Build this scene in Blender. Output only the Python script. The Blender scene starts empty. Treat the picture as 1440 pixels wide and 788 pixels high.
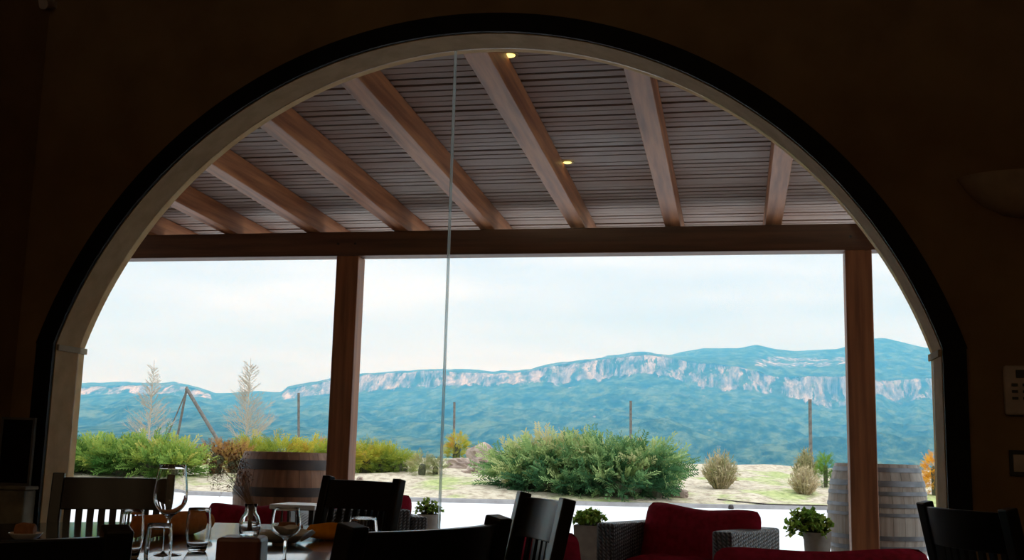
import bpy, math, random
import numpy as np
from mathutils import Vector, Matrix, noise
random.seed(7); RNG = np.random.default_rng(7)
C = bpy.context.scene.collection
PI = math.pi

# ---------------------------------------------------------------- camera
F = 1520.0; EYE = np.array([0, 0, 1.05])
_n = np.array([314, -249, -1520.0]); _n /= np.linalg.norm(_n)
_u = np.array([246, 9634, -1520.0]); _u -= _n * _u.dot(_n); _u /= np.linalg.norm(_u)
_x = np.cross(_n, _u)
RM = np.array([_x, _n, _u])
def ray(px, py): return RM @ np.array([(px - 720) / F, -(py - 394) / F, -1.0])
def at_y(px, py, Y):
    d = ray(px, py); p = EYE + d * Y / d[1]; return Vector(p)
def at_z(px, py, z):
    d = ray(px, py); return Vector(EYE + d * (z - EYE[2]) / d[2])
cam = bpy.data.cameras.new('camera'); co = bpy.data.objects.new('camera', cam); C.objects.link(co)
m = Matrix([[*RM[0], 0], [*RM[1], 0], [*RM[2], EYE[2]], [0, 0, 0, 1]])
co.matrix_world = m
cam.sensor_width = 36; cam.lens = F / 1440 * 36; cam.clip_start = .05; cam.clip_end = 20000
sc = bpy.context.scene; sc.camera = co; sc.cycles.volume_bounces = 2
vs = sc.view_settings; vs.view_transform = 'Standard'; vs.look = 'None'; vs.gamma = 1; vs.use_curve_mapping = False
vs.exposure = 0.0

# ---------------------------------------------------------------- materials
def nt(name):
    m = bpy.data.materials.new(name); m.use_nodes = True
    t = m.node_tree; t.nodes.clear()
    out = t.nodes.new('ShaderNodeOutputMaterial'); b = t.nodes.new('ShaderNodeBsdfPrincipled')
    t.links.new(b.outputs[0], out.inputs[0]); return m, t, b, out
def ramp(t, stops, fac):
    r = t.nodes.new('ShaderNodeValToRGB'); e = r.color_ramp.elements
    while len(e) < len(stops): e.new(.5)
    for k, (p, c) in enumerate(stops): e[k].position = p; e[k].color = (*c, 1)
    t.links.new(fac, r.inputs[0]); return r.outputs[0]
def mapping(t, scale, coord='Object'):
    tc = t.nodes.new('ShaderNodeTexCoord'); mp = t.nodes.new('ShaderNodeMapping')
    mp.inputs['Scale'].default_value = scale; t.links.new(tc.outputs[coord], mp.inputs[0]); return mp.outputs[0]
def tex_noise(t, vec, scale=1, detail=4, rough=.55):
    n = t.nodes.new('ShaderNodeTexNoise'); n.inputs['Scale'].default_value = scale
    n.inputs['Detail'].default_value = detail; n.inputs['Roughness'].default_value = rough
    t.links.new(vec, n.inputs['Vector']); return n.outputs[0]
def bump(t, b, h, strength=.3, dist=.01):
    n = t.nodes.new('ShaderNodeBump'); n.inputs['Strength'].default_value = strength
    n.inputs['Distance'].default_value = dist; t.links.new(h, n.inputs['Height']); t.links.new(n.outputs[0], b.inputs['Normal'])
def mat(name, c1, c2=None, rough=.6, scale=(1, 1, 1), ns=8, bmp=.0, metal=0, spec=.5, lo=.35, hi=.65, bd=.01):
    m, t, b, o = nt(name)
    b.inputs['Roughness'].default_value = rough; b.inputs['Metallic'].default_value = metal
    b.inputs['Specular IOR Level'].default_value = spec
    c2 = c2 or tuple(x * .75 for x in c1)
    n = tex_noise(t, mapping(t, scale), ns)
    t.links.new(ramp(t, [(lo, c1), (hi, c2)], n), b.inputs['Base Color'])
    if bmp: bump(t, b, n, bmp, bd)
    return m
def wood(name, c1, c2, axis=0, rough=.5, ns=14, spec=.4):
    s = [1, 1, 1]; s[axis] = .06
    return mat(name, c1, c2, rough, tuple(s), ns, .25, spec=spec, bd=.004)
M = {}
M['wall'] = mat('plaster_wall', (.30, .19, .09), (.23, .14, .062), .85, ns=3, bmp=.15)
M['ceil'] = mat('plaster_ceiling', (.50, .42, .32), (.44, .36, .27), .9)
M['floor'] = mat('dark_floor', (.05, .033, .025), (.03, .02, .016), .6, ns=4)
M['stone'] = mat('cream_stone', (.72, .48, .24), (.60, .38, .18), .85, ns=9, bmp=.25)
M['mortar'] = mat('mortar', (.62, .52, .36), (.5, .4, .28), .9)
M['blackpaint'] = mat('black_paint', (.008, .008, .010), (.005, .005, .006), .6, spec=.2)
M['beam'] = wood('dark_stained_beam', (.17, .070, .034), (.085, .034, .018), 0)
M['post'] = wood('stained_post', (.40, .155, .062), (.20, .075, .032), 2)
M['rafter'] = wood('pine_rafter', (.60, .25, .10), (.26, .085, .03), 1)
M['slat'] = mat('weathered_ceiling_board', (.52, .46, .42), (.34, .22, .17), .7, (.22, .5, 1), 2.2, .1)
M['roof'] = mat('roof_sheet', (.05, .035, .03), None, .9)
M['black_wood'] = wood('black_stained_wood', (.0055, .005, .005), (.0035, .003, .003), 2, .32, spec=.5)
M['terrace'] = mat('pale_concrete', (.72, .72, .73), (.64, .64, .66), .8, ns=1.3, bmp=.05)
M['porch_floor'] = mat('dark_porch_floor', (.10, .06, .045), (.06, .04, .03), .75, ns=3)
M['curb'] = mat('curb_concrete', (.34, .33, .33), (.26, .25, .25), .9, ns=5)
M['rock'] = mat('brown_rock', (.42, .33, .27), (.22, .16, .13), .9, ns=3, bmp=.6, bd=.05)
M['steel'] = mat('brushed_steel', (.5, .5, .5), (.4, .4, .4), .35, metal=1)
M['hoop'] = mat('dark_iron_hoop', (.035, .03, .03), (.06, .045, .04), .55, metal=.6)
M['hoop_grey'] = mat('galvanised_hoop', (.22, .23, .25), (.13, .14, .15), .5, metal=.5)
M['barrel_brown'] = wood('oak_barrel', (.30, .155, .085), (.18, .085, .045), 2, .6)
M['barrel_grey'] = wood('weathered_oak_barrel', (.46, .42, .37), (.27, .23, .19), 2, .75)
M['red'] = mat('dark_red_fabric', (.34, .012, .035), (.22, .007, .02), .9, ns=25, bmp=.2, spec=.1)
M['ceramic'] = mat('white_ceramic', (.80, .79, .76), (.76, .75, .72), .15)
M['bread'] = mat('brown_bread', (.38, .15, .05), (.25, .09, .03), .7, ns=30, bmp=.3)
M['napkin'] = mat('rust_orange_cloth', (.70, .24, .05), (.58, .17, .03), .9, ns=40, bmp=.2, spec=.1)
M['napkin2'] = mat('bright_orange_cloth', (.85, .33, .02), (.75, .26, .015), .9, ns=40, bmp=.2, spec=.1)
M['redwood'] = wood('reddish_wood', (.20, .075, .05), (.13, .045, .032), 2, .4)
M['pot'] = mat('grey_pot', (.42, .40, .36), (.32, .30, .27), .85, ns=12, bmp=.2)
M['pot_white'] = mat('pale_pot', (.62, .60, .56), (.5, .48, .45), .8, ns=12)
M['soil'] = mat('soil', (.06, .04, .03), None, .95, ns=30)
M['bark'] = mat('pale_bark', (.56, .50, .42), (.42, .37, .30), .9, ns=20)
M['pole'] = mat('weathered_pole', (.20, .19, .18), (.12, .115, .11), .85, ns=10)
M['plastic'] = mat('ivory_plastic', (.62, .52, .46), None, .5)
M['keys'] = mat('dark_keys', (.03, .03, .03), None, .4)
M['sconce'] = mat('plaster_sconce', (.55, .42, .33), None, .8)
M['screen'] = mat('black_glass', (.006, .006, .007), None, .12)
M['frame'] = mat('grey_metal_frame', (.16, .15, .14), None, .6)
M['ledge'] = mat('pale_rubble_stone', (.40, .36, .26), (.18, .17, .15), .9, ns=6, bmp=.5, bd=.02)
M['white'] = mat('white_render', (.85, .84, .82), None, .8)
M['metal_light'] = mat('lamp_ring', (.45, .35, .2), None, .4, metal=1)

def table_mat():
    m, t, b, o = nt('polished_dark_table')
    n = tex_noise(t, mapping(t, (1, .12, 1)), 10)
    t.links.new(ramp(t, [(.35, (.045, .028, .02)), (.65, (.022, .014, .011))], n), b.inputs['Base Color'])
    b.inputs['Roughness'].default_value = .16; b.inputs['Coat Weight'].default_value = .6; b.inputs['Coat Roughness'].default_value = .06
    bump(t, b, n, .05, .002); return m
M['table'] = table_mat()

def glass(name='clear_glass', col=(1, 1, 1)):
    m = bpy.data.materials.new(name); m.use_nodes = True; t = m.node_tree; t.nodes.clear()
    o = t.nodes.new('ShaderNodeOutputMaterial'); g = t.nodes.new('ShaderNodeBsdfGlass')
    g.inputs['IOR'].default_value = 1.48; g.inputs['Roughness'].default_value = .0; g.inputs['Color'].default_value = (*col, 1)
    t.links.new(g.outputs[0], o.inputs[0]); return m
M['glass'] = glass()
def pane():
    m = bpy.data.materials.new('window_glass'); m.use_nodes = True; t = m.node_tree; t.nodes.clear()
    o = t.nodes.new('ShaderNodeOutputMaterial'); a = t.nodes.new('ShaderNodeBsdfTransparent'); g = t.nodes.new('ShaderNodeBsdfGlossy')
    a.inputs[0].default_value = (.985, .992, .988, 1); g.inputs['Roughness'].default_value = .0
    x = t.nodes.new('ShaderNodeMixShader'); fr = t.nodes.new('ShaderNodeFresnel'); fr.inputs[0].default_value = 1.25
    t.links.new(fr.outputs[0], x.inputs[0]); t.links.new(a.outputs[0], x.inputs[1]); t.links.new(g.outputs[0], x.inputs[2])
    t.links.new(x.outputs[0], o.inputs[0]); return m
M['pane'] = pane()
def edge_mat():
    m = bpy.data.materials.new('polished_glass_edge'); m.use_nodes = True; t = m.node_tree; t.nodes.clear()
    o = t.nodes.new('ShaderNodeOutputMaterial'); a = t.nodes.new('ShaderNodeBsdfTranslucent'); g = t.nodes.new('ShaderNodeBsdfDiffuse')
    a.inputs[0].default_value = (.88, .92, .92, 1); g.inputs[0].default_value = (.8, .85, .85, 1); x = t.nodes.new('ShaderNodeMixShader'); x.inputs[0].default_value = .3
    t.links.new(a.outputs[0], x.inputs[1]); t.links.new(g.outputs[0], x.inputs[2])
    c = t.nodes.new('ShaderNodeBsdfTransparent'); c.inputs[0].default_value = (.9, .95, .95, 1); y = t.nodes.new('ShaderNodeMixShader'); y.inputs[0].default_value = .42
    t.links.new(c.outputs[0], y.inputs[1]); t.links.new(x.outputs[0], y.inputs[2]); t.links.new(y.outputs[0], o.inputs[0]); return m
M['pane_edge'] = edge_mat()

def leaf_mat(name, stops, trans=.35):
    m, t, b, o = nt(name)
    a = t.nodes.new('ShaderNodeAttribute'); a.attribute_name = 'tint'
    c = ramp(t, stops, a.outputs['Fac'])
    t.links.new(c, b.inputs['Base Color']); b.inputs['Roughness'].default_value = .75; b.inputs['Specular IOR Level'].default_value = .15
    tr = t.nodes.new('ShaderNodeBsdfTranslucent'); t.links.new(c, tr.inputs[0])
    mx = t.nodes.new('ShaderNodeMixShader'); mx.inputs[0].default_value = trans
    t.links.new(b.outputs[0], mx.inputs[1]); t.links.new(tr.outputs[0], mx.inputs[2]); t.links.new(mx.outputs[0], o.inputs[0])
    return m
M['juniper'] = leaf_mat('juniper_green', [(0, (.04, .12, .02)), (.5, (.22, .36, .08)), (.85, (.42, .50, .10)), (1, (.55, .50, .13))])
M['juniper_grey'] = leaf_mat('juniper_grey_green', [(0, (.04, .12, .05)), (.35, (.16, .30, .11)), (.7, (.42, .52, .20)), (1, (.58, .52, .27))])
M['juniper_gold'] = leaf_mat('juniper_gold', [(0, (.16, .24, .04)), (.5, (.40, .44, .06)), (.8, (.62, .50, .07)), (1, (.55, .27, .06))])
M['rusty'] = leaf_mat('rusty_foliage', [(0, (.18, .10, .05)), (.5, (.38, .19, .07)), (1, (.55, .34, .10))])
M['straw'] = leaf_mat('straw_grass', [(0, (.26, .28, .12)), (.5, (.46, .40, .22)), (1, (.62, .52, .36))])
M['greenleaf'] = leaf_mat('green_leaf', [(0, (.10, .22, .03)), (.5, (.25, .42, .06)), (1, (.50, .60, .14))])
M['orangeleaf'] = leaf_mat('orange_leaf', [(0, (.50, .22, .02)), (.5, (.75, .36, .03)), (1, (.85, .50, .06))])
M['drystem'] = leaf_mat('dried_stem', [(0, (.46, .30, .19)), (1, (.5, .3, .2))], .5); M['drybud'] = leaf_mat('dried_flower_head', [(0, (.62, .38, .26)), (1, (.6, .3, .2))], .5)
M['twig'] = mat('dark_twig', (.09, .10, .05), (.05, .05, .03), .95, ns=20)

def wicker():
    m, t, b, o = nt('woven_wicker')
    v = mapping(t, (1, 1, 1)); outs = []
    for d, rot in ((0, .7), (1, -.7)):
        mp = t.nodes.new('ShaderNodeMapping'); mp.inputs['Rotation'].default_value = (rot, rot, rot); t.links.new(v, mp.inputs[0])
        w = t.nodes.new('ShaderNodeTexWave'); w.inputs['Scale'].default_value = 18; w.inputs['Distortion'].default_value = .4; t.links.new(mp.outputs[0], w.inputs[0]); outs.append(w.outputs['Fac'])
    mul = t.nodes.new('ShaderNodeMath'); mul.operation = 'MULTIPLY'; t.links.new(outs[0], mul.inputs[0]); t.links.new(outs[1], mul.inputs[1])
    t.links.new(ramp(t, [(.1, (.035, .033, .034)), (.7, (.22, .21, .21))], mul.outputs[0]), b.inputs['Base Color'])
    b.inputs['Roughness'].default_value = .45; bump(t, b, mul.outputs[0], .8, .01); return m
M['wicker'] = wicker()
def ground_mat():
    m, t, b, o = nt('sandy_ground')
    v = mapping(t, (1, 1, 1)); n1 = tex_noise(t, v, .55, 5, .6); n2 = tex_noise(t, v, 6, 5, .65)
    sand = ramp(t, [(.35, (.28, .22, .16)), (.52, (.50, .43, .32)), (.7, (.62, .55, .43))], n2)
    grass = ramp(t, [(.35, (.20, .26, .08)), (.65, (.48, .50, .22))], n2)
    f = ramp(t, [(.50, (0, 0, 0)), (.60, (1, 1, 1))], n1)
    mx = t.nodes.new('ShaderNodeMix'); mx.data_type = 'RGBA'
    t.links.new(f, mx.inputs[0]); t.links.new(sand, mx.inputs[6]); t.links.new(grass, mx.inputs[7])
    t.links.new(mx.outputs[2], b.inputs['Base Color']); b.inputs['Roughness'].default_value = .95; bump(t, b, n2, .6, .06); return m
M['ground'] = ground_mat()
def mountain_mat():
    m, t, b, o = nt('mountain_surface')
    v = mapping(t, (1, 1, 1)); a = t.nodes.new('ShaderNodeAttribute'); a.attribute_name = 'rock'
    n1 = tex_noise(t, v, .010, 6, .65); vf = mapping(t, (1, .28, 1.5)); n2 = tex_noise(t, vf, .030, 8, .75)
    vs_ = mapping(t, (1.6, 1, .22)); n3 = tex_noise(t, vs_, .022, 6, .75)
    forest = ramp(t, [(.40, (.008, .022, .012)), (.50, (.05, .085, .035)), (.60, (.15, .19, .085))], n2)
    n4 = ramp(t, [(.55, (0, 0, 0)), (.72, (.6, .6, .6))], n1)
    mf = t.nodes.new('ShaderNodeMix'); mf.data_type = 'RGBA'; mf.inputs[7].default_value = (.22, .25, .12, 1)
    t.links.new(n4, mf.inputs[0]); t.links.new(forest, mf.inputs[6])
    rock = ramp(t, [(.38, (.04, .05, .04)), (.50, (.36, .27, .21)), (.62, (.82, .58, .40))], n3)  # cliff shadows and highlights are painted into these rock colour streaks
    add = t.nodes.new('ShaderNodeMath'); add.operation = 'ADD'; t.links.new(a.outputs['Fac'], add.inputs[0])
    sc_ = t.nodes.new('ShaderNodeMath'); sc_.operation = 'MULTIPLY_ADD'; sc_.inputs[1].default_value = 3.2; sc_.inputs[2].default_value = -1.72
    t.links.new(tex_noise(t, vs_, .018, 6, .75), sc_.inputs[0]); t.links.new(sc_.outputs[0], add.inputs[1])
    f = ramp(t, [(.42, (0, 0, 0)), (.56, (1, 1, 1))], add.outputs[0])
    mx = t.nodes.new('ShaderNodeMix'); mx.data_type = 'RGBA'
    t.links.new(f, mx.inputs[0]); t.links.new(mf.outputs[2], mx.inputs[6]); t.links.new(rock, mx.inputs[7])
    t.links.new(mx.outputs[2], b.inputs['Base Color']); b.inputs['Roughness'].default_value = 1; b.inputs['Specular IOR Level'].default_value = 0
    bump(t, b, n2, .8, 18); return m
M['mountain'] = mountain_mat()
def emis(name, c, s):
    m = bpy.data.materials.new(name); m.use_nodes = True; t = m.node_tree; t.nodes.clear()
    o = t.nodes.new('ShaderNodeOutputMaterial'); e = t.nodes.new('ShaderNodeEmission'); e.inputs[0].default_value = (*c, 1); e.inputs[1].default_value = s
    t.links.new(e.outputs[0], o.inputs[0]); return m
M['bulb'] = emis('warm_lamp', (1, .72, .22), 2.2)

# ---------------------------------------------------------------- mesh helpers
class MB:
    def __init__(s): s.v = []; s.f = []; s.t = []
    def add(s, vs, fs, tint=None):
        k = len(s.v); s.v += [tuple(p) for p in vs]; s.f += [tuple(i + k for i in f) for f in fs]
        if tint is not None: s.t += [tint] * len(vs)
        return s
    def box(s, x0, x1, y0, y1, z0, z1, mtx=None):
        vs = [Vector((x, y, z)) for z in (z0, z1) for y in (y0, y1) for x in (x0, x1)]
        if mtx: vs = [mtx @ p for p in vs]
        return s.add(vs, [(0, 2, 3, 1), (4, 5, 7, 6), (0, 1, 5, 4), (2, 6, 7, 3), (0, 4, 6, 2), (1, 3, 7, 5)])
    def bar(s, a, b, w, d, up=(0, 0, 1)):
        a, b = Vector(a), Vector(b); z = (b - a).normalized(); x = z.cross(Vector(up))
        if x.length < 1e-4: x = Vector((1, 0, 0))
        x.normalize(); y = z.cross(x)
        vs = [p + x * i * w / 2 + y * j * d / 2 for p in (a, b) for j in (-1, 1) for i in (-1, 1)]
        return s.add(vs, [(0, 2, 3, 1), (4, 5, 7, 6), (0, 1, 5, 4), (2, 6, 7, 3), (0, 4, 6, 2), (1, 3, 7, 5)])
    def tube(s, pts, rs, n=8):
        pts = [Vector(p) for p in pts]; N = len(pts)
        if not hasattr(rs, '__len__'): rs = [rs] * N
        vs = []; fs = []; x = None
        for i, p in enumerate(pts):
            z = (pts[min(i + 1, N - 1)] - pts[max(i - 1, 0)]).normalized()
            if x is None: x = z.cross(Vector((.3, .1, 1))); x = x if x.length > .05 else z.cross(Vector((1, 0, 0)))
            x = (x - z * x.dot(z)).normalized(); y = z.cross(x)
            vs += [p + (x * math.cos(2 * PI * k / n) + y * math.sin(2 * PI * k / n)) * rs[i] for k in range(n)]
        for i in range(N - 1):
            for k in range(n): fs.append((i * n + k, i * n + (k + 1) % n, (i + 1) * n + (k + 1) % n, (i + 1) * n + k))
        fs += [tuple(range(n))[::-1], tuple(range((N - 1) * n, N * n))]
        return s.add(vs, fs)
    def lathe(s, prof, n=32, cap=True, c=(0, 0)):
        vs = []; fs = []
        for r, z in prof: vs += [(c[0] + r * math.cos(2 * PI * k / n), c[1] + r * math.sin(2 * PI * k / n), z) for k in range(n)]
        for i in range(len(prof) - 1):
            for k in range(n): fs.append((i * n + k, i * n + (k + 1) % n, (i + 1) * n + (k + 1) % n, (i + 1) * n + k))
        if cap: fs += [tuple(range(n))[::-1], tuple(range((len(prof) - 1) * n, len(prof) * n))]
        return s.add(vs, fs)
    def prism(s, pts, y0, y1):                       # outline in x,z swept along y
        n = len(pts); vs = [(x, y0, z) for x, z in pts] + [(x, y1, z) for x, z in pts]
        fs = [tuple(range(n)), tuple(range(n, 2 * n))[::-1]] + [(k, k + n, (k + 1) % n + n, (k + 1) % n) for k in range(n)]
        return s.add(vs, fs)
    def build(s, name, m, parent=None, smooth=False, bevel=0, sub=0):
        me = bpy.data.meshes.new(name); me.from_pydata([tuple(p) for p in s.v], [], s.f); me.update()
        if s.t:
            a = me.attributes.new('tint', 'FLOAT', 'POINT'); a.data.foreach_set('value', np.array(s.t, dtype=np.float32))
        me.materials.append(m)
        if smooth: me.polygons.foreach_set('use_smooth', [True] * len(me.polygons)); me.set_sharp_from_angle(angle=math.radians(50))
        o = bpy.data.objects.new(name, me); C.objects.link(o)
        if parent: o.parent = parent
        if bevel:
            b = o.modifiers.new('bevel', 'BEVEL'); b.width = bevel; b.segments = 2; b.limit_method = 'ANGLE'
        if sub:
            b = o.modifiers.new('sub', 'SUBSURF'); b.levels = sub; b.render_levels = sub
        return o
def tag(o, label, cat, group=None, kind=None):
    o['label'] = label; o['category'] = cat
    if group: o['group'] = group
    if kind: o['kind'] = kind
    return o
def struct(o): o['kind'] = 'structure'; return o
def empty(name, loc=(0, 0, 0), rz=0):
    o = bpy.data.objects.new(name, None); C.objects.link(o); o.location = loc; o.rotation_euler = (0, 0, rz); o.empty_display_size = .1; return o
def copy_tree(o, parent=None):
    c = o.copy(); C.objects.link(c); c.parent = parent
    for ch in list(o.children): copy_tree(ch, c)
    return c
def thing(name, label, cat, loc=(0, 0, 0), rz=0, group=None): return tag(empty(name, loc, rz), label, cat, group)

# ---------------------------------------------------------------- room shell
YW, T = 5.2, .25
AX, AZ, AR, SP = -1.33, .822, 2.368, 1.56
XL, XR = -3.58, .92
def arch_pts(off=0, n=72, z0=0.0):
    pts = [(XL - off, z0), (XL - off, SP)]
    r = AR + off; zc = AZ
    a0 = math.atan2(SP - AZ, XL - off - AX); a0 = math.atan2(SP - zc, -(math.sqrt(r * r - (SP - zc) ** 2)))
    a1 = PI - a0
    for k in range(n + 1):
        a = a0 + (a1 - a0) * k / n
        pts.append((AX + r * math.cos(a), zc + r * math.sin(a)))
    pts += [(XR + off, SP), (XR + off, z0)]
    return pts
RX0, RX1, RZ = -3.82, 3.2, 3.9
w = MB(); hp = arch_pts(.03)
def outer(i, n):                                     # matching rectangle outline
    x, z = hp[i]
    if i == 0: return (RX0 - .2, 0)
    if i == n - 1: return (RX1 + .2, 0)
    a = math.atan2(z - 1.2, x - AX); dx, dz = math.cos(a), math.sin(a)
    k = min((RX1 + .2 - AX) / dx if dx > 1e-6 else 1e9, (RX0 - .2 - AX) / dx if dx < -1e-6 else 1e9, (RZ - 1.2) / dz if dz > 1e-6 else 1e9)
    return (AX + dx * k, 1.2 + dz * k)
N = len(hp); op = [outer(i, N) for i in range(N)]
# corner points are snapped so that the wall reaches into both upper corners
cornL = min(range(N), key=lambda i: abs(op[i][0] - (RX0 - .2)) + abs(op[i][1] - RZ)); op[cornL] = (RX0 - .2, RZ)
cornR = min(range(N), key=lambda i: abs(op[i][0] - (RX1 + .2)) + abs(op[i][1] - RZ)); op[cornR] = (RX1 + .2, RZ)
vs_ = [(x, y, z) for y in (YW, YW + T) for x, z in hp] + [(x, y, z) for y in (YW, YW + T) for x, z in op]
fs_ = []
for i in range(N - 1):
    fs_ += [(i, i + 1, 2 * N + i + 1, 2 * N + i), (N + i + 1, N + i, 3 * N + i, 3 * N + i + 1), (i + 1, i, N + i, N + i + 1), (2 * N + i, 2 * N + i + 1, 3 * N + i + 1, 3 * N + i)]
w.add(vs_, fs_); struct(w.build('wall_front', M['wall']))
struct(MB().box(RX0 - .2, RX0, -4.2, YW, 0, RZ).build('wall_left', M['wall']))
struct(MB().box(RX1, RX1 + .2, -4.2, YW, 0, RZ).build('wall_right', M['wall']))
struct(MB().box(RX0 - .2, RX1 + .2, -4.4, -4.2, 0, RZ).build('wall_back', M['wall']))
struct(MB().box(RX0 - .2, RX1 + .2, -4.4, YW + T, RZ, RZ + .15).build('ceiling', M['ceil']))
struct(MB().box(RX0 - .2, RX1 + .2, -4.4, YW + T, -.1, 0).build('floor', M['floor']))
ex = MB(); ex.box(-16, RX0 - .21, YW, YW + T, 0, 4.3); ex.box(RX1 + .21, 8, YW, YW + T, 0, 4.3); struct(ex.build('wall_sky_block', M['wall']))  # unseen wall on both sides, added to block sky light from the porch
for k, (lx, ly) in enumerate(((-2.0, -2.4), (1.6, -2.4))):     # added unseen fill lights behind the camera, brightening the room walls
    ld_ = bpy.data.lights.new('fill_light', 'AREA'); ld_.energy = 40; ld_.color = (1, .84, .62); ld_.shape = 'DISK'; ld_.size = .5
    lo_ = bpy.data.objects.new('fill_light', ld_); C.objects.link(lo_); lo_.location = (lx, ly, 2.5); lo_.rotation_euler = (PI, 0, 0)
# stone lining of the arch (soffit and jambs)
a0, a1 = arch_pts(0), arch_pts(.03)
l = MB(); n = len(a0)
l.add([(x, y, z) for y in (YW - .0, YW + T + .01) for x, z in a0] + [(x, y, z) for y in (YW - .0, YW + T + .01) for x, z in a1],
      [f for i in range(n - 1) for f in ((i, i + 1, n + i + 1, n + i), (2 * n + i, 2 * n + i + 1, i + 1, i), (n + i, n + i + 1, 3 * n + i + 1, 3 * n + i))])
lin = struct(l.build('trim_1', M['stone']))
j = MB()
for sx, x0 in ((1, XL), (-1, XR)): j.box(min(x0, x0 + sx * .012), max(x0, x0 + sx * .012), YW + .005, YW + T + .02, SP - .035, SP - .002)
j.build('impost', M['mortar'], lin, bevel=.003)
# black band around the arch on the room side
a2, a3 = arch_pts(.004), arch_pts(.105); n = len(a2)
b = MB(); b.add([(x, y, z) for y in (YW - .025, YW - .001) for x, z in a2] + [(x, y, z) for y in (YW - .025, YW - .001) for x, z in a3],
      [f for i in range(n - 1) for f in ((i, 2 * n + i, 2 * n + i + 1, i + 1), (i, i + 1, n + i + 1, n + i), (2 * n + i + 1, 2 * n + i, 3 * n + i, 3 * n + i + 1))])
struct(b.build('trim_2', M['blackpaint']))
# frameless glazing with one upright seam
YG = YW + .20; XS = at_y(629, 400, YG).x
ap = arch_pts(-.001)
def half(side):
    pts = [(x, max(z, .02)) for x, z in ap if (x - XS) * side > .004]
    r = AR - .001; zt = AZ + math.sqrt(r * r - (XS + side * .004 - AX) ** 2)
    e = [(XS + side * .004, .02), (XS + side * .004, zt)]
    return (pts + [e[1], e[0]]) if side < 0 else ([e[0], e[1]] + pts)
zt = AZ + math.sqrt(AR ** 2 - (XS - AX) ** 2) - .003
for k, side in ((1, -1), (2, 1)):
    g = MB(); g.prism(half(side), YG, YG + .010); o = struct(g.build('window_%d' % k, M['pane']))
    e = MB(); e.box(XS + side * .0015, XS + side * .0065, YG - .001, YG + .011, .02, zt); e.build('glass_edge', M['pane_edge'], o)

# ---------------------------------------------------------------- porch
K = 1.16
YB = 8.5 * K; ZB0 = 1.05 + 1.592 * K; ZB1 = 1.05 + 1.80 * K
SL = .033
struct(MB().box(-30, 14, 10.9, 30, -.12, 0).build('terrace', M['terrace']))
struct(MB().box(-12, 8, YW + T, 10.9, -.12, 0).build('porch_floor', M['porch_floor']))  # unseen floor, made dark to keep bounced light off posts and beam
bm_ = thing('porch_beam', 'long dark brown timber beam carried by the two porch posts', 'beam')
tim = MB().box(-9, 3.4, YB, YB + .20, ZB0, ZB1).build('timber', M['beam'], bm_, bevel=.008)
bo = MB()
for px in (476, 500, 1196, 1221):
    p = at_y(px, 338, YB); bo.tube([(p.x, YB - .012, ZB0 + .12), (p.x, YB + .01, ZB0 + .12)], .012, 8)
bo.build('bolt', M['hoop'], tim)
zr = lambda Y: ZB1 + SL * (YB - Y)
ry0, ry1 = YW + T + .0, YB + 1.0
RH, RW = .21, .145
def rafter(x, first=[None]):
    o = MB(); 
    vs = [Vector((i * RW / 2, Y, zr(Y) + z)) for Y in (ry0, ry1) for z in (0, RH) for i in (-1, 1)]
    return o.add(vs, [(0, 1, 3, 2), (4, 6, 7, 5), (0, 4, 5, 1), (2, 3, 7, 6), (0, 2, 6, 4), (1, 5, 7, 3)])
r0 = rafter(0).build('porch_rafter', M['rafter'], bevel=.006)
names = ['leftmost', 'second from the left', 'third from the left', 'fourth from the left', 'fifth from the left', 'sixth from the left', 'seventh from the left', 'rightmost']
xs = [(-3.51 - .76 * 2) * K, -4.27 * K, -3.51 * K, -2.73 * K, -1.985 * K, -1.235 * K, -.475 * K, .305 * K]
for k, x in enumerate(xs):
    o = r0 if k == 0 else r0.copy()
    if k: C.objects.link(o)
    o.location = (x, 0, 0)
    tag(o, 'brown pine rafter under the porch roof, %s of the eight in view' % names[k], 'rafter', 'rafters under the porch roof')
# board ceiling over the rafters
pc = thing('porch_roof', 'sloping porch roof lined with narrow weathered boards above the rafters', 'roof')
s = MB(); Y = ry0 + .01; k = 0
while Y < ry1 + .05:
    z = zr(Y) + RH + .003; yy = Y + .086
    for x0, x1 in ((-9.2, 3.4),):
        dz = random.uniform(0, .008); yy = Y + random.uniform(.074, .088)
        s.add([(x0, Y, z + dz), (x1, Y, z + dz), (x1, yy, z - SL * .086 + dz), (x0, yy, z - SL * .086 + dz),
               (x0, Y, z + .016), (x1, Y, z + .016), (x1, yy, z + .014), (x0, yy, z + .014)],
              [(0, 1, 2, 3), (4, 7, 6, 5), (0, 4, 5, 1), (3, 2, 6, 7), (0, 3, 7, 4), (1, 5, 6, 2)])
    Y += .103; k += 1
s.build('ceiling_boards', M['slat'], pc)
rf = MB(); za, zb = zr(ry0) + RH + .022, zr(ry1 + .12) + RH + .022
rf.add([(-9.3, ry0, za), (3.5, ry0, za), (3.5, ry1 + .12, zb), (-9.3, ry1 + .12, zb), (-9.3, ry0, za + .06), (3.5, ry0, za + .06), (3.5, ry1 + .12, zb + .06), (-9.3, ry1 + .12, zb + .06)],
       [(0, 1, 2, 3), (4, 7, 6, 5), (0, 4, 5, 1), (3, 2, 6, 7), (0, 3, 7, 4), (1, 5, 6, 2)])
rf.build('roof_sheet', M['roof'], pc)
def post(px0, px1, label):
    a, b = at_y(px0, 500, YB), at_y(px1, 500, YB)
    o = thing('porch_post', label, 'post', ((a.x + b.x) / 2, YB + .1, 0))
    w = (b.x - a.x) / 2
    MB().box(-w, w, -.1, .1, .0, ZB0).build('shaft', M['post'], o, bevel=.01)
    MB().box(-w - .02, w + .02, -.12, .12, 0, .05).build('foot_plate', M['hoop'], o, bevel=.004)
post(466, 497.5, 'square dark timber post between the brown barrel and the glass seam')
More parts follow.
